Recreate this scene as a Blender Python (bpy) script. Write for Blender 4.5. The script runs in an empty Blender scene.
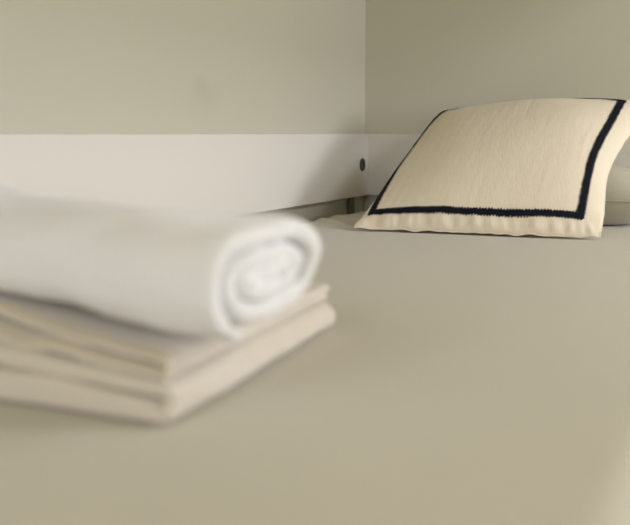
import bpy, bmesh, math, random
from mathutils import Vector, Matrix, noise
random.seed(7)
S = bpy.context.scene
COL = S.collection
PI = math.pi
# world: corner of the room at x=0, y=0; z=0 is the top of the mattress; bed runs towards -y
FLOOR, CEIL, ROOM_X, ROOM_Y = -0.50, 1.95, 2.60, -3.70

# ------------------------------------------------------------------ helpers
def nz(x, y, z=0.0):
    return noise.noise(Vector((x, y, z)))

def link(name, me, mat, parent=None, smooth=True):
    o = bpy.data.objects.new(name, me)
    COL.objects.link(o)
    if mat: me.materials.append(mat)
    if smooth:
        for p in me.polygons: p.use_smooth = True
    if parent: o.parent = parent
    return o

def from_pydata(name, vs, fs, mat, parent=None, smooth=True):
    me = bpy.data.meshes.new(name)
    me.from_pydata([tuple(v) for v in vs], [], fs)
    me.update()
    bm = bmesh.new(); bm.from_mesh(me)
    bmesh.ops.recalc_face_normals(bm, faces=bm.faces)
    bm.to_mesh(me); bm.free()
    return link(name, me, mat, parent, smooth)

def box(name, a, b, mat, parent=None, bevel=0.0):
    bm = bmesh.new()
    bmesh.ops.create_cube(bm, size=1.0)
    for v in bm.verts:
        v.co = Vector([(a[i] + b[i]) / 2 + v.co[i] * (b[i] - a[i]) for i in range(3)])
    if bevel:
        bmesh.ops.bevel(bm, geom=list(bm.edges), offset=bevel, segments=3, profile=0.5, affect='EDGES')
    me = bpy.data.meshes.new(name); bm.to_mesh(me); bm.free()
    return link(name, me, mat, parent, False)

def empty(name, loc, label, cat, rz=0.0, group=None):
    o = bpy.data.objects.new(name, None)
    COL.objects.link(o)
    o.location = loc; o.rotation_euler = (0, 0, rz)
    o.empty_display_size = 0.05
    o['label'] = label; o['category'] = cat
    if group: o['group'] = group
    return o

def structure(o):
    o['kind'] = 'structure'
    return o

# ------------------------------------------------------------------ materials
def material(name, col, rough=0.6, bump=(), var=0.0, var_scale=3.0, sheen=0.0, spec=0.5, sss=0.0):
    """bump: list of (scale vector, strength, distance, detail) noise layers in object space"""
    m = bpy.data.materials.new(name); m.use_nodes = True
    nt = m.node_tree; N = nt.nodes; L = nt.links
    b = N['Principled BSDF']
    b.inputs['Base Color'].default_value = (*col, 1)
    b.inputs['Roughness'].default_value = rough
    b.inputs['Specular IOR Level'].default_value = spec
    if sheen:
        b.inputs['Sheen Weight'].default_value = sheen
        b.inputs['Sheen Roughness'].default_value = 0.5
    tc = N.new('ShaderNodeTexCoord')
    if var:
        nn = N.new('ShaderNodeTexNoise'); nn.inputs['Scale'].default_value = var_scale
        nn.inputs['Detail'].default_value = 4
        L.new(tc.outputs['Object'], nn.inputs['Vector'])
        mx = N.new('ShaderNodeMix'); mx.data_type = 'RGBA'
        mx.inputs['A'].default_value = (*[c * (1 - var) for c in col], 1)
        mx.inputs['B'].default_value = (*[min(1, c * (1 + var)) for c in col], 1)
        L.new(nn.outputs['Fac'], mx.inputs['Factor'])
        L.new(mx.outputs['Result'], b.inputs['Base Color'])
    prev = None
    for (sc, st, dist, det) in bump:
        mp = N.new('ShaderNodeMapping'); mp.inputs['Scale'].default_value = sc
        L.new(tc.outputs['Object'], mp.inputs['Vector'])
        nn = N.new('ShaderNodeTexNoise'); nn.inputs['Scale'].default_value = 1.0
        nn.inputs['Detail'].default_value = det
        L.new(mp.outputs['Vector'], nn.inputs['Vector'])
        bp = N.new('ShaderNodeBump'); bp.inputs['Strength'].default_value = st
        bp.inputs['Distance'].default_value = dist
        L.new(nn.outputs['Fac'], bp.inputs['Height'])
        if prev: L.new(prev.outputs['Normal'], bp.inputs['Normal'])
        prev = bp
    if prev: L.new(prev.outputs['Normal'], b.inputs['Normal'])
    return m

M_WALL = material('wall_paint', (0.605, 0.588, 0.472), 0.55, [((60, 60, 60), .12, .001, 3), ((3, 3, 3), .10, .01, 2)], .02, 2.2)
M_CEIL = material('ceiling_paint', (0.58, 0.50, 0.15), 0.8)
M_TAN = material('tan_paint', (0.48, 0.415, 0.11), 0.7)
M_PINE = material('pine_boards', (0.50, 0.41, 0.17), 0.6, [((4, 60, 60), .2, .001, 3)], .12, 7)
M_FLOOR = material('floor_boards', (0.35, 0.28, 0.13), 0.5, [((4, 60, 4), .2, .001, 3)], .15, 6)
M_BOARD = material('white_board', (0.80, 0.775, 0.70), 0.42, [((8, 8, 8), .04, .002, 2)])
M_METAL = material('dark_cap', (0.055, 0.058, 0.05), 0.5, spec=0.4)
M_BRACKET = material('grey_bracket', (0.16, 0.16, 0.13), 0.5)
M_SHEET = material('sheet_cotton', (0.59, 0.557, 0.463), 0.85, [((900, 900, 900), .12, .0005, 1), ((25, 18, 25), .12, .003, 3)], sheen=.15, spec=.25)
M_MATT = material('mattress_ticking', (0.75, 0.73, 0.68), 0.9)
M_CASE = material('pillowcase_cotton', (0.52, 0.49, 0.40), 0.85, [((800, 800, 800), .12, .0005, 1), ((22, 22, 22), .15, .004, 3)], sheen=.15, spec=.25)
M_MUSLIN = material('cream_muslin', (0.835, 0.748, 0.59), 0.9,
                    [((90, 30, 30), .07, .003, 4), ((420, 60, 60), .45, .0012, 2), ((60, 700, 500), .18, .0006, 1)], .03, 60, sheen=.15, spec=.2)
M_NAVY = material('navy_thread', (0.006, 0.0075, 0.015), 0.8, [((900, 900, 900), .5, .001, 1)], spec=.15)
M_TERRY_W = material('white_terry', (0.90, 0.895, 0.90), 0.95, [((420, 420, 420), .7, .002, 2), ((45, 45, 45), .35, .006, 3)], sheen=.35, spec=.1)
M_TERRY_C = material('cream_terry', (0.71, 0.65, 0.555), 0.95, [((420, 420, 420), .7, .002, 2), ((45, 45, 45), .35, .006, 3)], sheen=.3, spec=.1)
M_HEM = material('hem_stitch', (0.60, 0.50, 0.35), 0.9, [((500, 500, 500), .6, .001, 1)])
M_WIN = material('window_paint', (0.80, 0.79, 0.76), 0.4)

M_WALL_L = M_WALL.copy(); M_WALL_L.name = 'wall_paint_scuffed'
def darken_spots(m, spots, dark):
    nt = m.node_tree; N = nt.nodes; L = nt.links
    b = N['Principled BSDF']; src = b.inputs['Base Color'].links[0].from_socket
    tc = N.new('ShaderNodeTexCoord')
    wn = N.new('ShaderNodeTexNoise'); wn.inputs['Scale'].default_value = 14
    L.new(tc.outputs['Object'], wn.inputs['Vector'])
    for (y, z, sy, sz) in spots:
        mp = N.new('ShaderNodeMapping'); mp.vector_type = 'POINT'
        mp.inputs['Location'].default_value = (0, -y / sy, -z / sz); mp.inputs['Scale'].default_value = (0, 1 / sy, 1 / sz)
        L.new(tc.outputs['Object'], mp.inputs['Vector'])
        ad = N.new('ShaderNodeVectorMath'); ad.operation = 'MULTIPLY_ADD'
        L.new(wn.outputs['Color'], ad.inputs[0]); ad.inputs[1].default_value = (0, .9, .9); L.new(mp.outputs['Vector'], ad.inputs[2])
        sb = N.new('ShaderNodeVectorMath'); sb.operation = 'SUBTRACT'; sb.inputs[1].default_value = (0, .45, .45)
        L.new(ad.outputs['Vector'], sb.inputs[0])
        gr = N.new('ShaderNodeTexGradient'); gr.gradient_type = 'SPHERICAL'
        L.new(sb.outputs['Vector'], gr.inputs['Vector'])
        mul = N.new('ShaderNodeMath'); mul.operation = 'MULTIPLY'; mul.inputs[1].default_value = dark
        L.new(gr.outputs['Fac'], mul.inputs[0])
        mx = N.new('ShaderNodeMix'); mx.data_type = 'RGBA'
        L.new(mul.outputs[0], mx.inputs['Factor']); L.new(src, mx.inputs['A']); mx.inputs['B'].default_value = (.30, .29, .22, 1)
        src = mx.outputs['Result']
    L.new(src, b.inputs['Base Color'])
darken_spots(M_WALL_L, [(-.80, .268, .075, .050), (-.80, .29, .03, .025)], .11)  # faint darker spot on the left wall above the side panel

# ------------------------------------------------------------------ the room
T = 0.12
structure(box('floor', (-T, ROOM_Y - T, FLOOR - T), (ROOM_X + T, T, FLOOR), M_FLOOR))
structure(box('ceiling', (-T, ROOM_Y - T, CEIL), (ROOM_X + T, T, CEIL + T), M_CEIL))
structure(box('wall_left', (-T, ROOM_Y - T, FLOOR), (0, T, CEIL), M_WALL_L))
structure(box('wall_back', (0, 0, FLOOR), (ROOM_X, T, CEIL), M_WALL))
# walls with window openings; everything beyond the two bed walls lies behind or beside the camera
def addbox(vs, fs, a, b):
    k = len(vs)
    for z in (a[2], b[2]):
        for (x, y) in ((a[0], a[1]), (b[0], a[1]), (b[0], b[1]), (a[0], b[1])): vs.append((x, y, z))
    for q in ((0, 3, 2, 1), (4, 5, 6, 7), (0, 1, 5, 4), (1, 2, 6, 5), (2, 3, 7, 6), (3, 0, 4, 7)): fs.append([k + i for i in q])
def pierced(name, axis, at, lo, hi, holes, mat):
    """wall across `axis` from lo to hi with rectangular holes (a0, a1, z0, z1)"""
    cuts = sorted({lo, hi} | {h[0] for h in holes} | {h[1] for h in holes})
    vs, fs = [], []
    for c0, c1 in zip(cuts, cuts[1:]):
        m = (c0 + c1) / 2
        zs = [(FLOOR, CEIL)]
        for h in holes:
            if h[0] < m < h[1]: zs = [q for z0, z1 in zs for q in ((z0, min(z1, h[2])), (max(z0, h[3]), z1))]
        for z0, z1 in zs:
            if z1 - z0 < .001: continue
            if axis == 'y': addbox(vs, fs, (at[0], c0, z0), (at[1], c1, z1))
            else: addbox(vs, fs, (c0, at[0], z0), (c1, at[1], z1))
    return structure(from_pydata(name, vs, fs, mat, smooth=False))
W1, W4, W2, W3 = (-1.05, -.45, .25, .75), (-1.40, -.12, 1.25, 1.72), (-3.62, -3.05, .10, .95), (.10, .80, .40, 1.55)  # first follows the cushion shadow; the rest are unseen openings added for brightness
pierced('wall_right', 'y', (ROOM_X, ROOM_X + T), ROOM_Y - T, T, [W1, W4, W2], M_TAN)
pierced('wall_front', 'x', (ROOM_Y - T, ROOM_Y), 0, ROOM_X, [W3], M_TAN)
def window(n, axis, at, h):
    vs, fs = [], []
    w = .035
    for (a0, a1, z0, z1) in ((h[0], h[0] + w, h[2], h[3]), (h[1] - w, h[1], h[2], h[3]), (h[0] + w, h[1] - w, h[2], h[2] + w), (h[0] + w, h[1] - w, h[3] - w, h[3])):
        if axis == 'y': addbox(vs, fs, (at, a0, z0), (at + .04, a1, z1))
        else: addbox(vs, fs, (a0, at - .04, z0), (a1, at, z1))
    structure(from_pydata('window_%d' % n, vs, fs, M_WIN, smooth=False))
# unseen boarded shelf and fascia, added over the bed to shade the upper walls
structure(box('ceiling_niche', (.001, -2.08, .74), (.955, -.001, .765), M_PINE))
structure(box('trim_1', (.9555, -2.08, .72), (.975, -.001, .90), M_BOARD, None, .002))
window(1, 'y', ROOM_X + .03, W1); window(2, 'y', ROOM_X + .03, W2); window(3, 'x', ROOM_Y - .03, W3); window(4, 'y', ROOM_X + .03, W4)

# ------------------------------------------------------------------ bed frame
BX, BY, BH = 0.95, -2.08, 0.20
bed = empty('bed', (BX / 2, BY / 2, FLOOR), 'white bed frame with plain board panels against both walls of the corner', 'bed')
off = Vector((BX / 2, BY / 2, FLOOR))
def bpart(name, a, b, mat, bevel=.0015, parent=None):
    o = box(name, Vector(a) - off, Vector(b) - off, mat, bed if parent is None else parent, bevel)
    return o
side = bpart('side_panel', (.002, BY, .035), (.020, -.0205, BH), M_BOARD)
head = bpart('head_panel', (.002, -.020, .035), (BX, -.002, BH), M_BOARD)
bpart('side_rail', (.951, BY, -.34), (.969, -.0205, -.16), M_BOARD)
bpart('foot_rail', (.0205, BY, -.34), (.9035, BY + .018, -.16), M_BOARD)
bpart('platform', (.021, BY + .019, -.26), (.903, -.0205, -.235), M_BOARD)
for x in (.003, .90):
    for y in (BY + .02, -.06):
        bpart('leg', (x, y, FLOOR + .001), (x + .045, y + .036, -.262), M_BOARD, .003)
br = bpart('bracket', (.0025, -.118, -.10), (.009, -.086, .034), M_BRACKET, .001)
br['label'] = 'dark metal corner bracket'
# round dark bolt cap on the side panel near the corner
def disc(name, cx, cy, cz, rad, dep, mat, parent):
    vs, fs = [], []
    n = 40
    prof = [(rad, 0), (rad, dep * .7), (rad * .93, dep), (rad * .72, dep), (rad * .66, dep * .55), (0.002, dep * .5)]
    for (r, h) in prof:
        for k in range(n):
            a = 2 * PI * k / n
            vs.append((cx + h - off.x, cy + r * math.cos(a) - off.y, cz + r * math.sin(a) - off.z))
    for i in range(len(prof) - 1):
        for k in range(n):
            fs.append((i * n + k, i * n + (k + 1) % n, (i + 1) * n + (k + 1) % n, (i + 1) * n + k))
    fs.append([(len(prof) - 1) * n + k for k in range(n)])
    return from_pydata(name, vs, fs, mat, parent)
cap = disc('bolt_cap', .0202, -.063, .119, .017, .003, M_METAL, bed)
cap['label'] = 'round dark bolt cap'

# ------------------------------------------------------------------ mattress and fitted sheet
mx0, mx1, my0, my1, mz = .027, .908, -2.055, -.026, -.225
matt = box('mattress', (mx0 + .008, my0 + .008, mz + .006), (mx1 - .008, my1 - .008, -.012), M_MATT, None, .02)
matt['label'] = 'single mattress under a smooth beige fitted sheet, in the bed corner'
matt['category'] = 'mattress'
def edge_profile(a, b, n_top, rr=.030):
    P = [(a, -.215), (a, -.15), (a, -.09)]
    for k in range(0, 9):
        t = PI / 2 * k / 8
        P.append((a + rr * (1 - math.cos(t)), -rr + rr * math.sin(t)))
    lo, hi = a + rr, b - rr
    for k in range(1, n_top):
        P.append((lo + (hi - lo) * k / n_top, 0.0))
    for k in range(8, -1, -1):
        t = PI / 2 * k / 8
        P.append((b - rr * (1 - math.cos(t)), -rr + rr * math.sin(t)))
    P += [(b, -.09), (b, -.15), (b, -.215)]
    return P
PX, PY = edge_profile(mx0, mx1, 150), edge_profile(my0, my1, 300)
def ridge(x, y, a, b, h, w):
    A, B, P = Vector(a), Vector(b), Vector((x, y))
    t = (P - A).dot(B - A) / (B - A).length_squared
    tt = min(1, max(0, t))
    d = (P - (A + (B - A) * tt)).length
    return h * math.exp(-(d / w) ** 2) * math.sin(PI * min(1, max(0.0, .15 + .7 * t))) if -.25 < t < 1.25 else 0
def sheet_disp(x, y):
    d = .0012 * nz(x * 5, y * 4, 3) + .0006 * nz(x * 16, y * 9, 5)
    d += ridge(x, y, (.03, -.36), (.20, -.52), .007, .016)
    d += ridge(x, y, (.05, -.30), (.30, -.44), .005, .018)
    d += ridge(x, y, (.07, -.47), (.17, -.56), .004, .012)
    d += .004 * max(0, nz(x * 3, y * 9, 11)) * math.exp(-((x - mx0) / .07) ** 2)
    return d
vs, fs = [], []
for (x, zx) in PX:
    for (y, zy) in PY:
        z = max(zx + zy, -.215)
        f = 1 if z > -.012 else max(0, 1 + (z + .012) / .03)
        vs.append((x, y, z + f * sheet_disp(x, y)))
ny = len(PY)
for i in range(len(PX) - 1):
    for j in range(ny - 1):
        fs.append((i * ny + j, i * ny + j + 1, (i + 1) * ny + j + 1, (i + 1) * ny + j))
sheet = from_pydata('fitted_sheet', vs, fs, M_SHEET, matt)
sheet['label'] = 'smooth grey-beige fitted sheet'

# ------------------------------------------------------------------ sleeping pillow behind the cushion
def pillow_z(a, b):
    a, b = abs(a), abs(b)
    return max(0.0, (1 - a ** 2.6) * (1 - b ** 2.4)) ** .52
def sleeping_pillow():
    cx, cy, hx, hy, up, dn = .515, -.160, .262, .130, .086, .056
    root = empty('bed_pillow', (cx, cy, .0), 'plump plain grey-beige bed pillow, half hidden behind the cream cushion', 'pillow', math.radians(1.5))
    n, m = 110, 70
    vs, fs = [], []
    zc = dn + .003
    for face in (1, -1):
        for i in range(n + 1):
            for j in range(m + 1):
                a, b = -1 + 2 * i / n, -1 + 2 * j / m
                # finer towards the seam
                a, b = math.sin(a * PI / 2), math.sin(b * PI / 2)
                h = pillow_z(a, b)
                pin = 1 - .06 * (1 - abs(b)) * abs(a) ** 6
                pjn = 1 - .05 * (1 - abs(a)) * abs(b) ** 6
                x, y = a * hx * pin, b * hy * pjn
                z = zc + (up * h if face > 0 else -dn * min(1, h * 1.6))
                wr = .004 * nz(x * 14, y * 14, 2 * face) + .006 * nz(x * 5, y * 7, 4) * h
                vs.append((x, y, max(.004, z + wr * h)))
    o = (n + 1) * (m + 1)
    for f in (0, 1):
        for i in range(n):
            for j in range(m):
                k = f * o + i * (m + 1) + j
                fs.append((k, k + 1, k + m + 2, k + m + 1))
    p = from_pydata('pillowcase', vs, fs, M_CASE, root)
    bm = bmesh.new(); bm.from_mesh(p.data)
    bmesh.ops.remove_doubles(bm, verts=bm.verts, dist=.0012)
    bmesh.ops.recalc_face_normals(bm, faces=bm.faces)
    bm.to_mesh(p.data); bm.free()
    for q in p.data.polygons: q.use_smooth = True
    # seam welt following the outline
    vs, fs = [], []
    loop = []
    K = 90
    for k in range(K): loop.append((-1 + 2 * k / K, -1))
    for k in range(K): loop.append((1, -1 + 2 * k / K))
    for k in range(K): loop.append((1 - 2 * k / K, 1))
    for k in range(K): loop.append((-1, 1 - 2 * k / K))
    pts = []
    for (a, b) in loop:
        a2, b2 = math.sin(a * PI / 2), math.sin(b * PI / 2)
        pin = 1 - .06 * (1 - abs(b2)) * abs(a2) ** 6
        pjn = 1 - .05 * (1 - abs(a2)) * abs(b2) ** 6
        pts.append(Vector((a2 * hx * pin, b2 * hy * pjn, zc)))
    r = .0018
    for i, p0 in enumerate(pts):
        tan = (pts[(i + 1) % len(pts)] - pts[i - 1]).normalized()
        nrm = Vector((tan.y, -tan.x, 0))
        for q in range(8):
            t = 2 * PI * q / 8
            vs.append(p0 + nrm * (r * math.cos(t) + .001) + Vector((0, 0, r * math.sin(t))))
    for i in range(len(pts)):
        for q in range(8):
            j = (i + 1) % len(pts)
            fs.append((i * 8 + q, j * 8 + q, j * 8 + (q + 1) % 8, i * 8 + (q + 1) % 8))
    from_pydata('seam', vs, fs, M_CASE, root)
    return root
sleeping_pillow()

# ------------------------------------------------------------------ cream cushion with the navy embroidered border
BLo, BRo = Vector((.216, -.566, .006)), Vector((.704, -.517, .006))
TRo, TLo = Vector((.732, -.080, .290)), Vector((.244, -.080, .267))
QN = (BRo - BLo).cross(TLo - BLo).normalized()            # towards the room
FB, BB = .076, .038
def cushion(u, v, face=1):
    U, V = 2 * u - 1, 2 * v - 1
    # seams pulled in between the corners
    uu = u + (.055 * math.exp(-((v - .42) / .27) ** 2) if U > 0 else .012 * (1 - V * V)) * (-U) * abs(U) ** 2.2
    vv = v + .016 * (1 - U * U) * (-max(0, V)) * abs(V) ** 3
    cr = .030 * (abs(U) * max(0, V)) ** 7
    uu -= cr * U; vv -= cr * V
    M = (BLo * (1 - uu) + BRo * uu) * (1 - vv) + (TLo * (1 - uu) + TRo * uu) * vv
    if v > .78: M = M - QN * (.85 * (v - .78) ** 2 * (1 - abs(U) ** 2.6))
    t = max(0.0, (1 - abs(U) ** 2.2) * (1 - abs(V) ** 2.2))
    h = t ** .62
    if face > 0:
        P = M + QN * (FB * h)
        e = min(1, 6 * t)
        w = .0004 * nz(u * 16 + 2 * nz(u * 3, v * 3), v * 3.2, 1) + .0004 * nz(u * 44, v * 7, 2) + .003 * nz(u * 4, v * 4, 9)
        P += QN * (w * e)
        # gathers above the bottom hem
        g = math.exp(-((v - .022) / .028) ** 2) * min(1, v / .012)
        P += QN * (g * (.0070 * nz(u * 13, .3, 5) + .0036 * nz(u * 32 + v * 10, 1.3, 5)))
    else:
        P = M - QN * (BB * h)
    edge = 1 - min(1, t * 14)
    P += Vector((0, 0, 1)) * (edge * .0050 * nz(u * 17, v * 17, 3))
    P.z = max(P.z, .0035)
    P.y = min(P.y, -.026)
    return P
def spaced(n):
    r = []
    for i in range(n + 1):
        s = -1 + 2 * i / n
        r.append((.35 * s + .65 * math.sin(s * PI / 2) + 1) / 2)
    return r
cush = empty('throw_cushion', (BLo + BRo) / 2, 'cream woven cushion with dark navy stitched border, leaning back on the bed pillow', 'cushion')
cl = Vector(cush.location)
N_ = 190
sp = spaced(N_)
vs, fs = [], []
for face in (1, -1):
    for u in sp:
        for v in sp:
            vs.append(cushion(u, v, face) - cl)
o = (N_ + 1) ** 2
for f in (0, 1):
    for i in range(N_):
        for j in range(N_):
            k = f * o + i * (N_ + 1) + j
            fs.append((k, k + 1, k + N_ + 2, k + N_ + 1))
cover = from_pydata('cover', vs, fs, M_MUSLIN, cush)
bm = bmesh.new(); bm.from_mesh(cover.data)
bmesh.ops.remove_doubles(bm, verts=bm.verts, dist=.00005)
bmesh.ops.recalc_face_normals(bm, faces=bm.faces)
bm.to_mesh(cover.data); bm.free()
for q in cover.data.polygons: q.use_smooth = True

def normal_at(u, v):
    e = .004
    return (cushion(u + e, v) - cushion(u - e, v)).cross(cushion(u, v + e) - cushion(u, v - e)).normalized()
IL, IR, IB, IT = .048, .912, .074, .928                   # centre line of the border on the cover
corners = [(IL, IB), (IR, IB), (IR - .002, IT - .042), (IL - .010, IT + .014)]
HM = .0064                                                # half width of the solid part, metres
vs, fs = [], []
for s in range(4):
    A, B = corners[s], corners[(s + 1) % 4]
    nrm = [(0, -1), (1, 0), (0, 1), (-1, 0)][s]
    K = 146
    ext = HM / .5 * 1.05
    base = len(vs)
    for k in range(K + 1):
        t = k / K
        tt = -ext + (1 + 2 * ext) * t
        cu, cv = A[0] + (B[0] - A[0]) * tt, A[1] + (B[1] - A[1]) * tt
        if s == 0: cv -= .020 * math.sin(PI * t)
        if s == 3: cu -= .024 * math.sin(PI * t)
        cu = min(.994, max(.006, cu)); cv = min(.994, max(.006, cv))
        e = .004
        dl = (cushion(cu + nrm[0] * e, cv + nrm[1] * e) - cushion(cu - nrm[0] * e, cv - nrm[1] * e)).length / (2 * e)
        jo = random.uniform(-.0010, .0014) + (.0036 if k % 2 else -.0010)
        ji = random.uniform(-.0010, .0014) + (.0036 if k % 2 else -.0010)
        if k in (0, K): jo = ji = 0
        o_, i_ = (HM + jo) / dl, (HM + ji) / dl
        for q in range(7):
            f = q / 6
            d = o_ + (-i_ - o_) * f
            u, v = min(.996, max(.004, cu + nrm[0] * d)), min(.996, max(.004, cv + nrm[1] * d))
            lift = .0012 + .0002 * s + .0008 * (1 - (2 * f - 1) ** 4)
            vs.append(cushion(u, v) + normal_at(u, v) * lift - cl)
    for i in range(K):
        for q in range(6):
            fs.append((base + i * 7 + q, base + (i + 1) * 7 + q, base + (i + 1) * 7 + q + 1, base + i * 7 + q + 1))
bd = from_pydata('embroidered_border', vs, fs, M_NAVY, cush)
bd['label'] = 'dark navy stitched border'
# seam cord around the edge of the cover
loop = []
K = 120
for k in range(K): loop.append((k / K, 0))
for k in range(K): loop.append((1, k / K))
for k in range(K): loop.append((1 - k / K, 1))
for k in range(K): loop.append((0, 1 - k / K))
pts = [cushion(u, v) for (u, v) in loop]
vs, fs = [], []
for i, p0 in enumerate(pts):
    tan = (pts[(i + 1) % len(pts)] - pts[i - 1]).normalized()
    a = tan.cross(QN).normalized(); r = .0012 + .0004 * nz(i * .23, 0, 1)
    for q in range(8):
        t = 2 * PI * q / 8
        vs.append(p0 + a * (r * math.cos(t)) + QN * (r * math.sin(t)) - cl)
for i in range(len(pts)):
    j = (i + 1) % len(pts)
    for q in range(8):
        fs.append((i * 8 + q, j * 8 + q, j * 8 + (q + 1) % 8, i * 8 + (q + 1) % 8))
from_pydata('edge_seam', vs, fs, M_MUSLIN, cush)

# ------------------------------------------------------------------ towels
def strip_solid(center, half, ends, place):
    """closed cloth strip: 2-D centre line swept along a third axis
    center: list of (p, q); half: thickness function; ends: positions along the sweep; place(i, p, q, s)-> Vector"""
    n = len(center)
    nor = []
    for i in range(n):
        a = center[max(0, i - 1)]; b = center[min(n - 1, i + 1)]
        t = Vector((b[0] - a[0], b[1] - a[1])).normalized()
        nor.append((-t.y, t.x))
    ring = [(i, 1) for i in range(n)] + [(i, -1) for i in range(n - 1, -1, -1)]
    vs, fs = [], []
    for s, shrink in ends:
        for (i, sd) in ring:
            h = half(i) * shrink
            p = center[i][0] + nor[i][0] * h * sd; q = center[i][1] + nor[i][1] * h * sd
            vs.append(place(i, p, q, s))
    R = len(ring)
    for k in range(len(ends) - 1):
        for r in range(R):
            fs.append((k * R + r, k * R + (r + 1) % R, (k + 1) * R + (r + 1) % R, (k + 1) * R + r))
    for k in (0, len(ends) - 1):
        for i in range(n - 1):
            fs.append((k * R + i, k * R + i + 1, k * R + R - 2 - i, k * R + R - 1 - i))
    return vs, fs
def rounded_ends(length, n, rad, lo=.18):
    e = []
    for k in range(7):
        t = PI / 2 * k / 6
        e.append((rad * (1 - math.cos(t)), lo + (1 - lo) * math.sin(t)))
    for k in range(1, n): e.append((rad + (length - 2 * rad) * k / n, 1.0))
    for k in range(6, -1, -1):
        t = PI / 2 * k / 6
        e.append((length - rad * (1 - math.cos(t)), lo + (1 - lo) * math.sin(t)))
    return e

# folded bath towel: one cloth folded into four layers, folds at its right and left edges
TT, LX, LY = .0118, .42, .328
tow = empty('folded_towel', (.607, -1.761, 0.0015), 'folded cream towel lying flat on the sheet under the rolled towel', 'towel', math.radians(3.3))
EDGE = [0, .0185, .0300, .0390, .0480]                    # the lowest layer is the thickest
HALF = [(EDGE[k + 1] - EDGE[k]) / 2 for k in range(4)]
def zk(k): return EDGE[k] + HALF[k]
center, layer = [], []
for k in range(4):
    xs = [(-LX + (LX - .016) * i / 46) for i in range(47)]
    if k % 2: xs = xs[::-1]
    for x in xs: center.append((x, zk(k))); layer.append(float(k))
    if k < 3:
        r_ = (zk(k + 1) - zk(k)) / 2
        sg = 1 if k % 2 == 0 else -1
        for j in range(1, 10):
            t = -PI / 2 + PI * j / 10
            center.append(((-.016 if sg > 0 else -LX) + sg * math.cos(t) * r_ * .9, zk(k) + r_ + math.sin(t) * r_)); layer.append(k + .5 + .5 * math.sin(t))
def half_fold(i):
    k = layer[i]; a = int(min(2, math.floor(k))); f = k - a
    return (HALF[a] * (1 - f) + HALF[a + 1] * f) * .985
def place_fold(i, x, z, s):
    L = layer[i]
    f = z / .048
    fan = 1 + .42 * max(0, -x - .02) / .2                  # looser towards the left
    zz = z * min(fan, 1.46)
    zz += .0022 * nz(x * 13, s * 8, round(L) * 1.7) * min(1, f * 2.5 + .15)
    front = max(0, 1 - s / .07)
    zz += front * .0042 * nz(x * 22, L * 3, 4) * min(1, f * 3)
    zz += .0030 * max(0, nz(x * 9 + 3, s * 2, 8)) * (1 - f) * front
    y = s + front * (.0045 * nz(x * 12, L * 2.3, 6) + 0.0130 * L * min(1.15, max(0, -x) / .17))
    xx = x - .040 * s + .004 * nz(s * 9, L * 1.9, 2) + .002 * nz(s * 30, L * 3, 7)
    return Vector((xx, y, max(zz, .0)))
vs, fs = strip_solid(center, half_fold, rounded_ends(LY, 60, .006, .40), place_fold)
from_pydata('towel_cloth', vs, fs, M_TERRY_C, tow)
# stitched hems along the front edges of the upper layers
for k, nm in ((3, 'hem'), (2, 'hem')):
    vs, fs = [], []
    n = 90
    for i in range(n):
        x = -LX + .01 + (LX - .022) * i / (n - 1)
        idx = min(range(len(center)), key=lambda q: abs(layer[q] - k) * 10 + abs(center[q][0] - x))
        base = place_fold(idx, x, zk(k) + .0028, .0022)
        for q in range(8):
            t = 2 * PI * q / 8
            vs.append(base + Vector((0, -.0012 + .0020 * math.cos(t), .0016 * math.sin(t) + .0006 * nz(i * .9, 0, k))))
    for i in range(n - 1):
        for q in range(8):
            fs.append((i * 8 + q, (i + 1) * 8 + q, (i + 1) * 8 + (q + 1) % 8, i * 8 + (q + 1) % 8))
    fs.append(list(range(8))); fs.append([(n - 1) * 8 + q for q in range(8)])
    h = from_pydata(nm, vs, fs, M_HEM, tow)
    h['label'] = 'tan stitched hem of the folded towel'

# rolled towel on top
RT = .0165
ROLL_Z = .0525
roll = empty('rolled_towel', (.642, -1.692, ROLL_Z), 'fluffy white rolled towel lying on top of the folded cream towel', 'towel', math.radians(-8))
A_, B_ = .080, .0480
cen = []
turns = 2.8
nseg = 260
for i in range(nseg + 1):
    th = 2 * PI * turns * i / nseg
    k = th / (2 * PI)
    a = A_ - RT * .5 - k * RT * 1.10
    b = B_ - RT * .5 - k * RT * .97
    b = max(b, .0040)
    a = max(a, .015)
    ph = -PI * .62 - th                                    # outer flap starts low at the front
    c_, s_ = math.cos(ph), math.sin(ph)
    pw = .74 if k < 1 else .88
    cen.append((a * math.copysign(abs(c_) ** pw, c_), B_ + b * math.copysign(abs(s_) ** pw, s_)))
def place_roll(i, p, q, s):
    # sweep runs from the visible right end (s=0) to the left
    k = turns * i / nseg
    x = -s
    end = max(0, 1 - s / .07)
    x += end * (-.10 * p + .16 * (q - B_) - .0010 * k + .006 * nz(k * 2.2, 1, 3) + .004 * nz(k * 7, 2, 5))
    q2 = q * (1 - .12 * min(1, max(0, s - .06) / .22))
    p2 = p * (1 + .03 * nz(s * 9, q * 20, 2))
    lump = .0085 * nz(s * 8, p * 12, 5) + .0028 * nz(s * 22 + p * 30, p * 14, 7) - .004 * max(0, .25 - abs(nz(s * 7 + p * 9, p * 5, 21))) / .25
    q2 += lump * min(1, q / .03)
    p2 += .006 * nz(s * 10, q * 18, 9) + .002 * nz(s * 28, q * 30, 3)
    return Vector((x, p2, max(q2, 0.0) + .068 * max(0, s - .04)))
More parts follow.
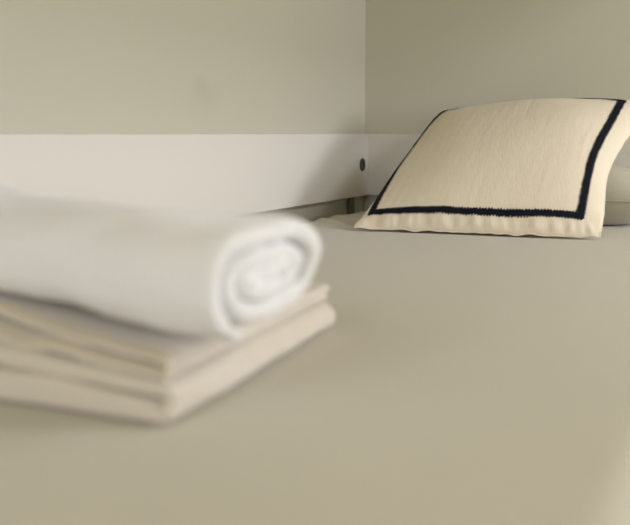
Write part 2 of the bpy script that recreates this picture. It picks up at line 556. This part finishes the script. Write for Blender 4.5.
vs, fs = strip_solid(cen, lambda i: RT * .495 * (1 if 6 < i < nseg - 6 else .55), rounded_ends(.46, 70, .009, .42), place_roll)
from_pydata('towel_cloth', vs, fs, M_TERRY_W, roll)

# ------------------------------------------------------------------ light
def area(name, loc, target, sx, sy, energy, col):
    d = bpy.data.lights.new(name, 'AREA'); d.shape = 'RECTANGLE'; d.size = sx; d.size_y = sy
    d.energy = energy; d.color = col
    o = bpy.data.objects.new(name, d); COL.objects.link(o)
    o.location = loc
    o.rotation_euler = (Vector(target) - Vector(loc)).to_track_quat('-Z', 'Y').to_euler()
    return o
DAY = (.99, 1.0, 1.12)
def daylight(axis, at, h, energy):
    c, z = (h[0] + h[1]) / 2, (h[2] + h[3]) / 2
    if axis == 'y': area('window_daylight', (at, c, z), (at - 1, c, z), h[1] - h[0], h[3] - h[2], energy, DAY)
    else: area('window_daylight', (c, at, z), (c, at + 1, z), h[1] - h[0], h[3] - h[2], energy, DAY)
daylight('y', ROOM_X + .015, W1, 21)
daylight('y', ROOM_X + .015, W4, 18)  # this and the next two are added, unseen fill daylight
daylight('y', ROOM_X + .015, W2, 12)
daylight('x', ROOM_Y - .015, W3, 11.5)
wld = bpy.data.worlds.new('World'); S.world = wld; wld.use_nodes = True
bg = wld.node_tree.nodes['Background']
bg.inputs['Color'].default_value = (.75, .85, 1, 1); bg.inputs['Strength'].default_value = 1.0

# ------------------------------------------------------------------ camera
cd = bpy.data.cameras.new('camera'); cam = bpy.data.objects.new('camera', cd); COL.objects.link(cam)
cd.sensor_fit = 'HORIZONTAL'; cd.sensor_width = 36; cd.lens = 50
cam.location = (.94006, -2.23363, .20)
cam.rotation_euler = (PI / 2 - math.radians(8.3546), 0, math.radians(26.034))
cd.clip_start = .01
cd.dof.use_dof = True
cd.dof.focus_distance = 1.82
cd.dof.aperture_fstop = 4.0
S.camera = cam

vsn = S.view_settings
vsn.view_transform = 'Standard'; vsn.look = 'None'; vsn.exposure = 0.0; vsn.gamma = 1.0
vsn.use_curve_mapping = False
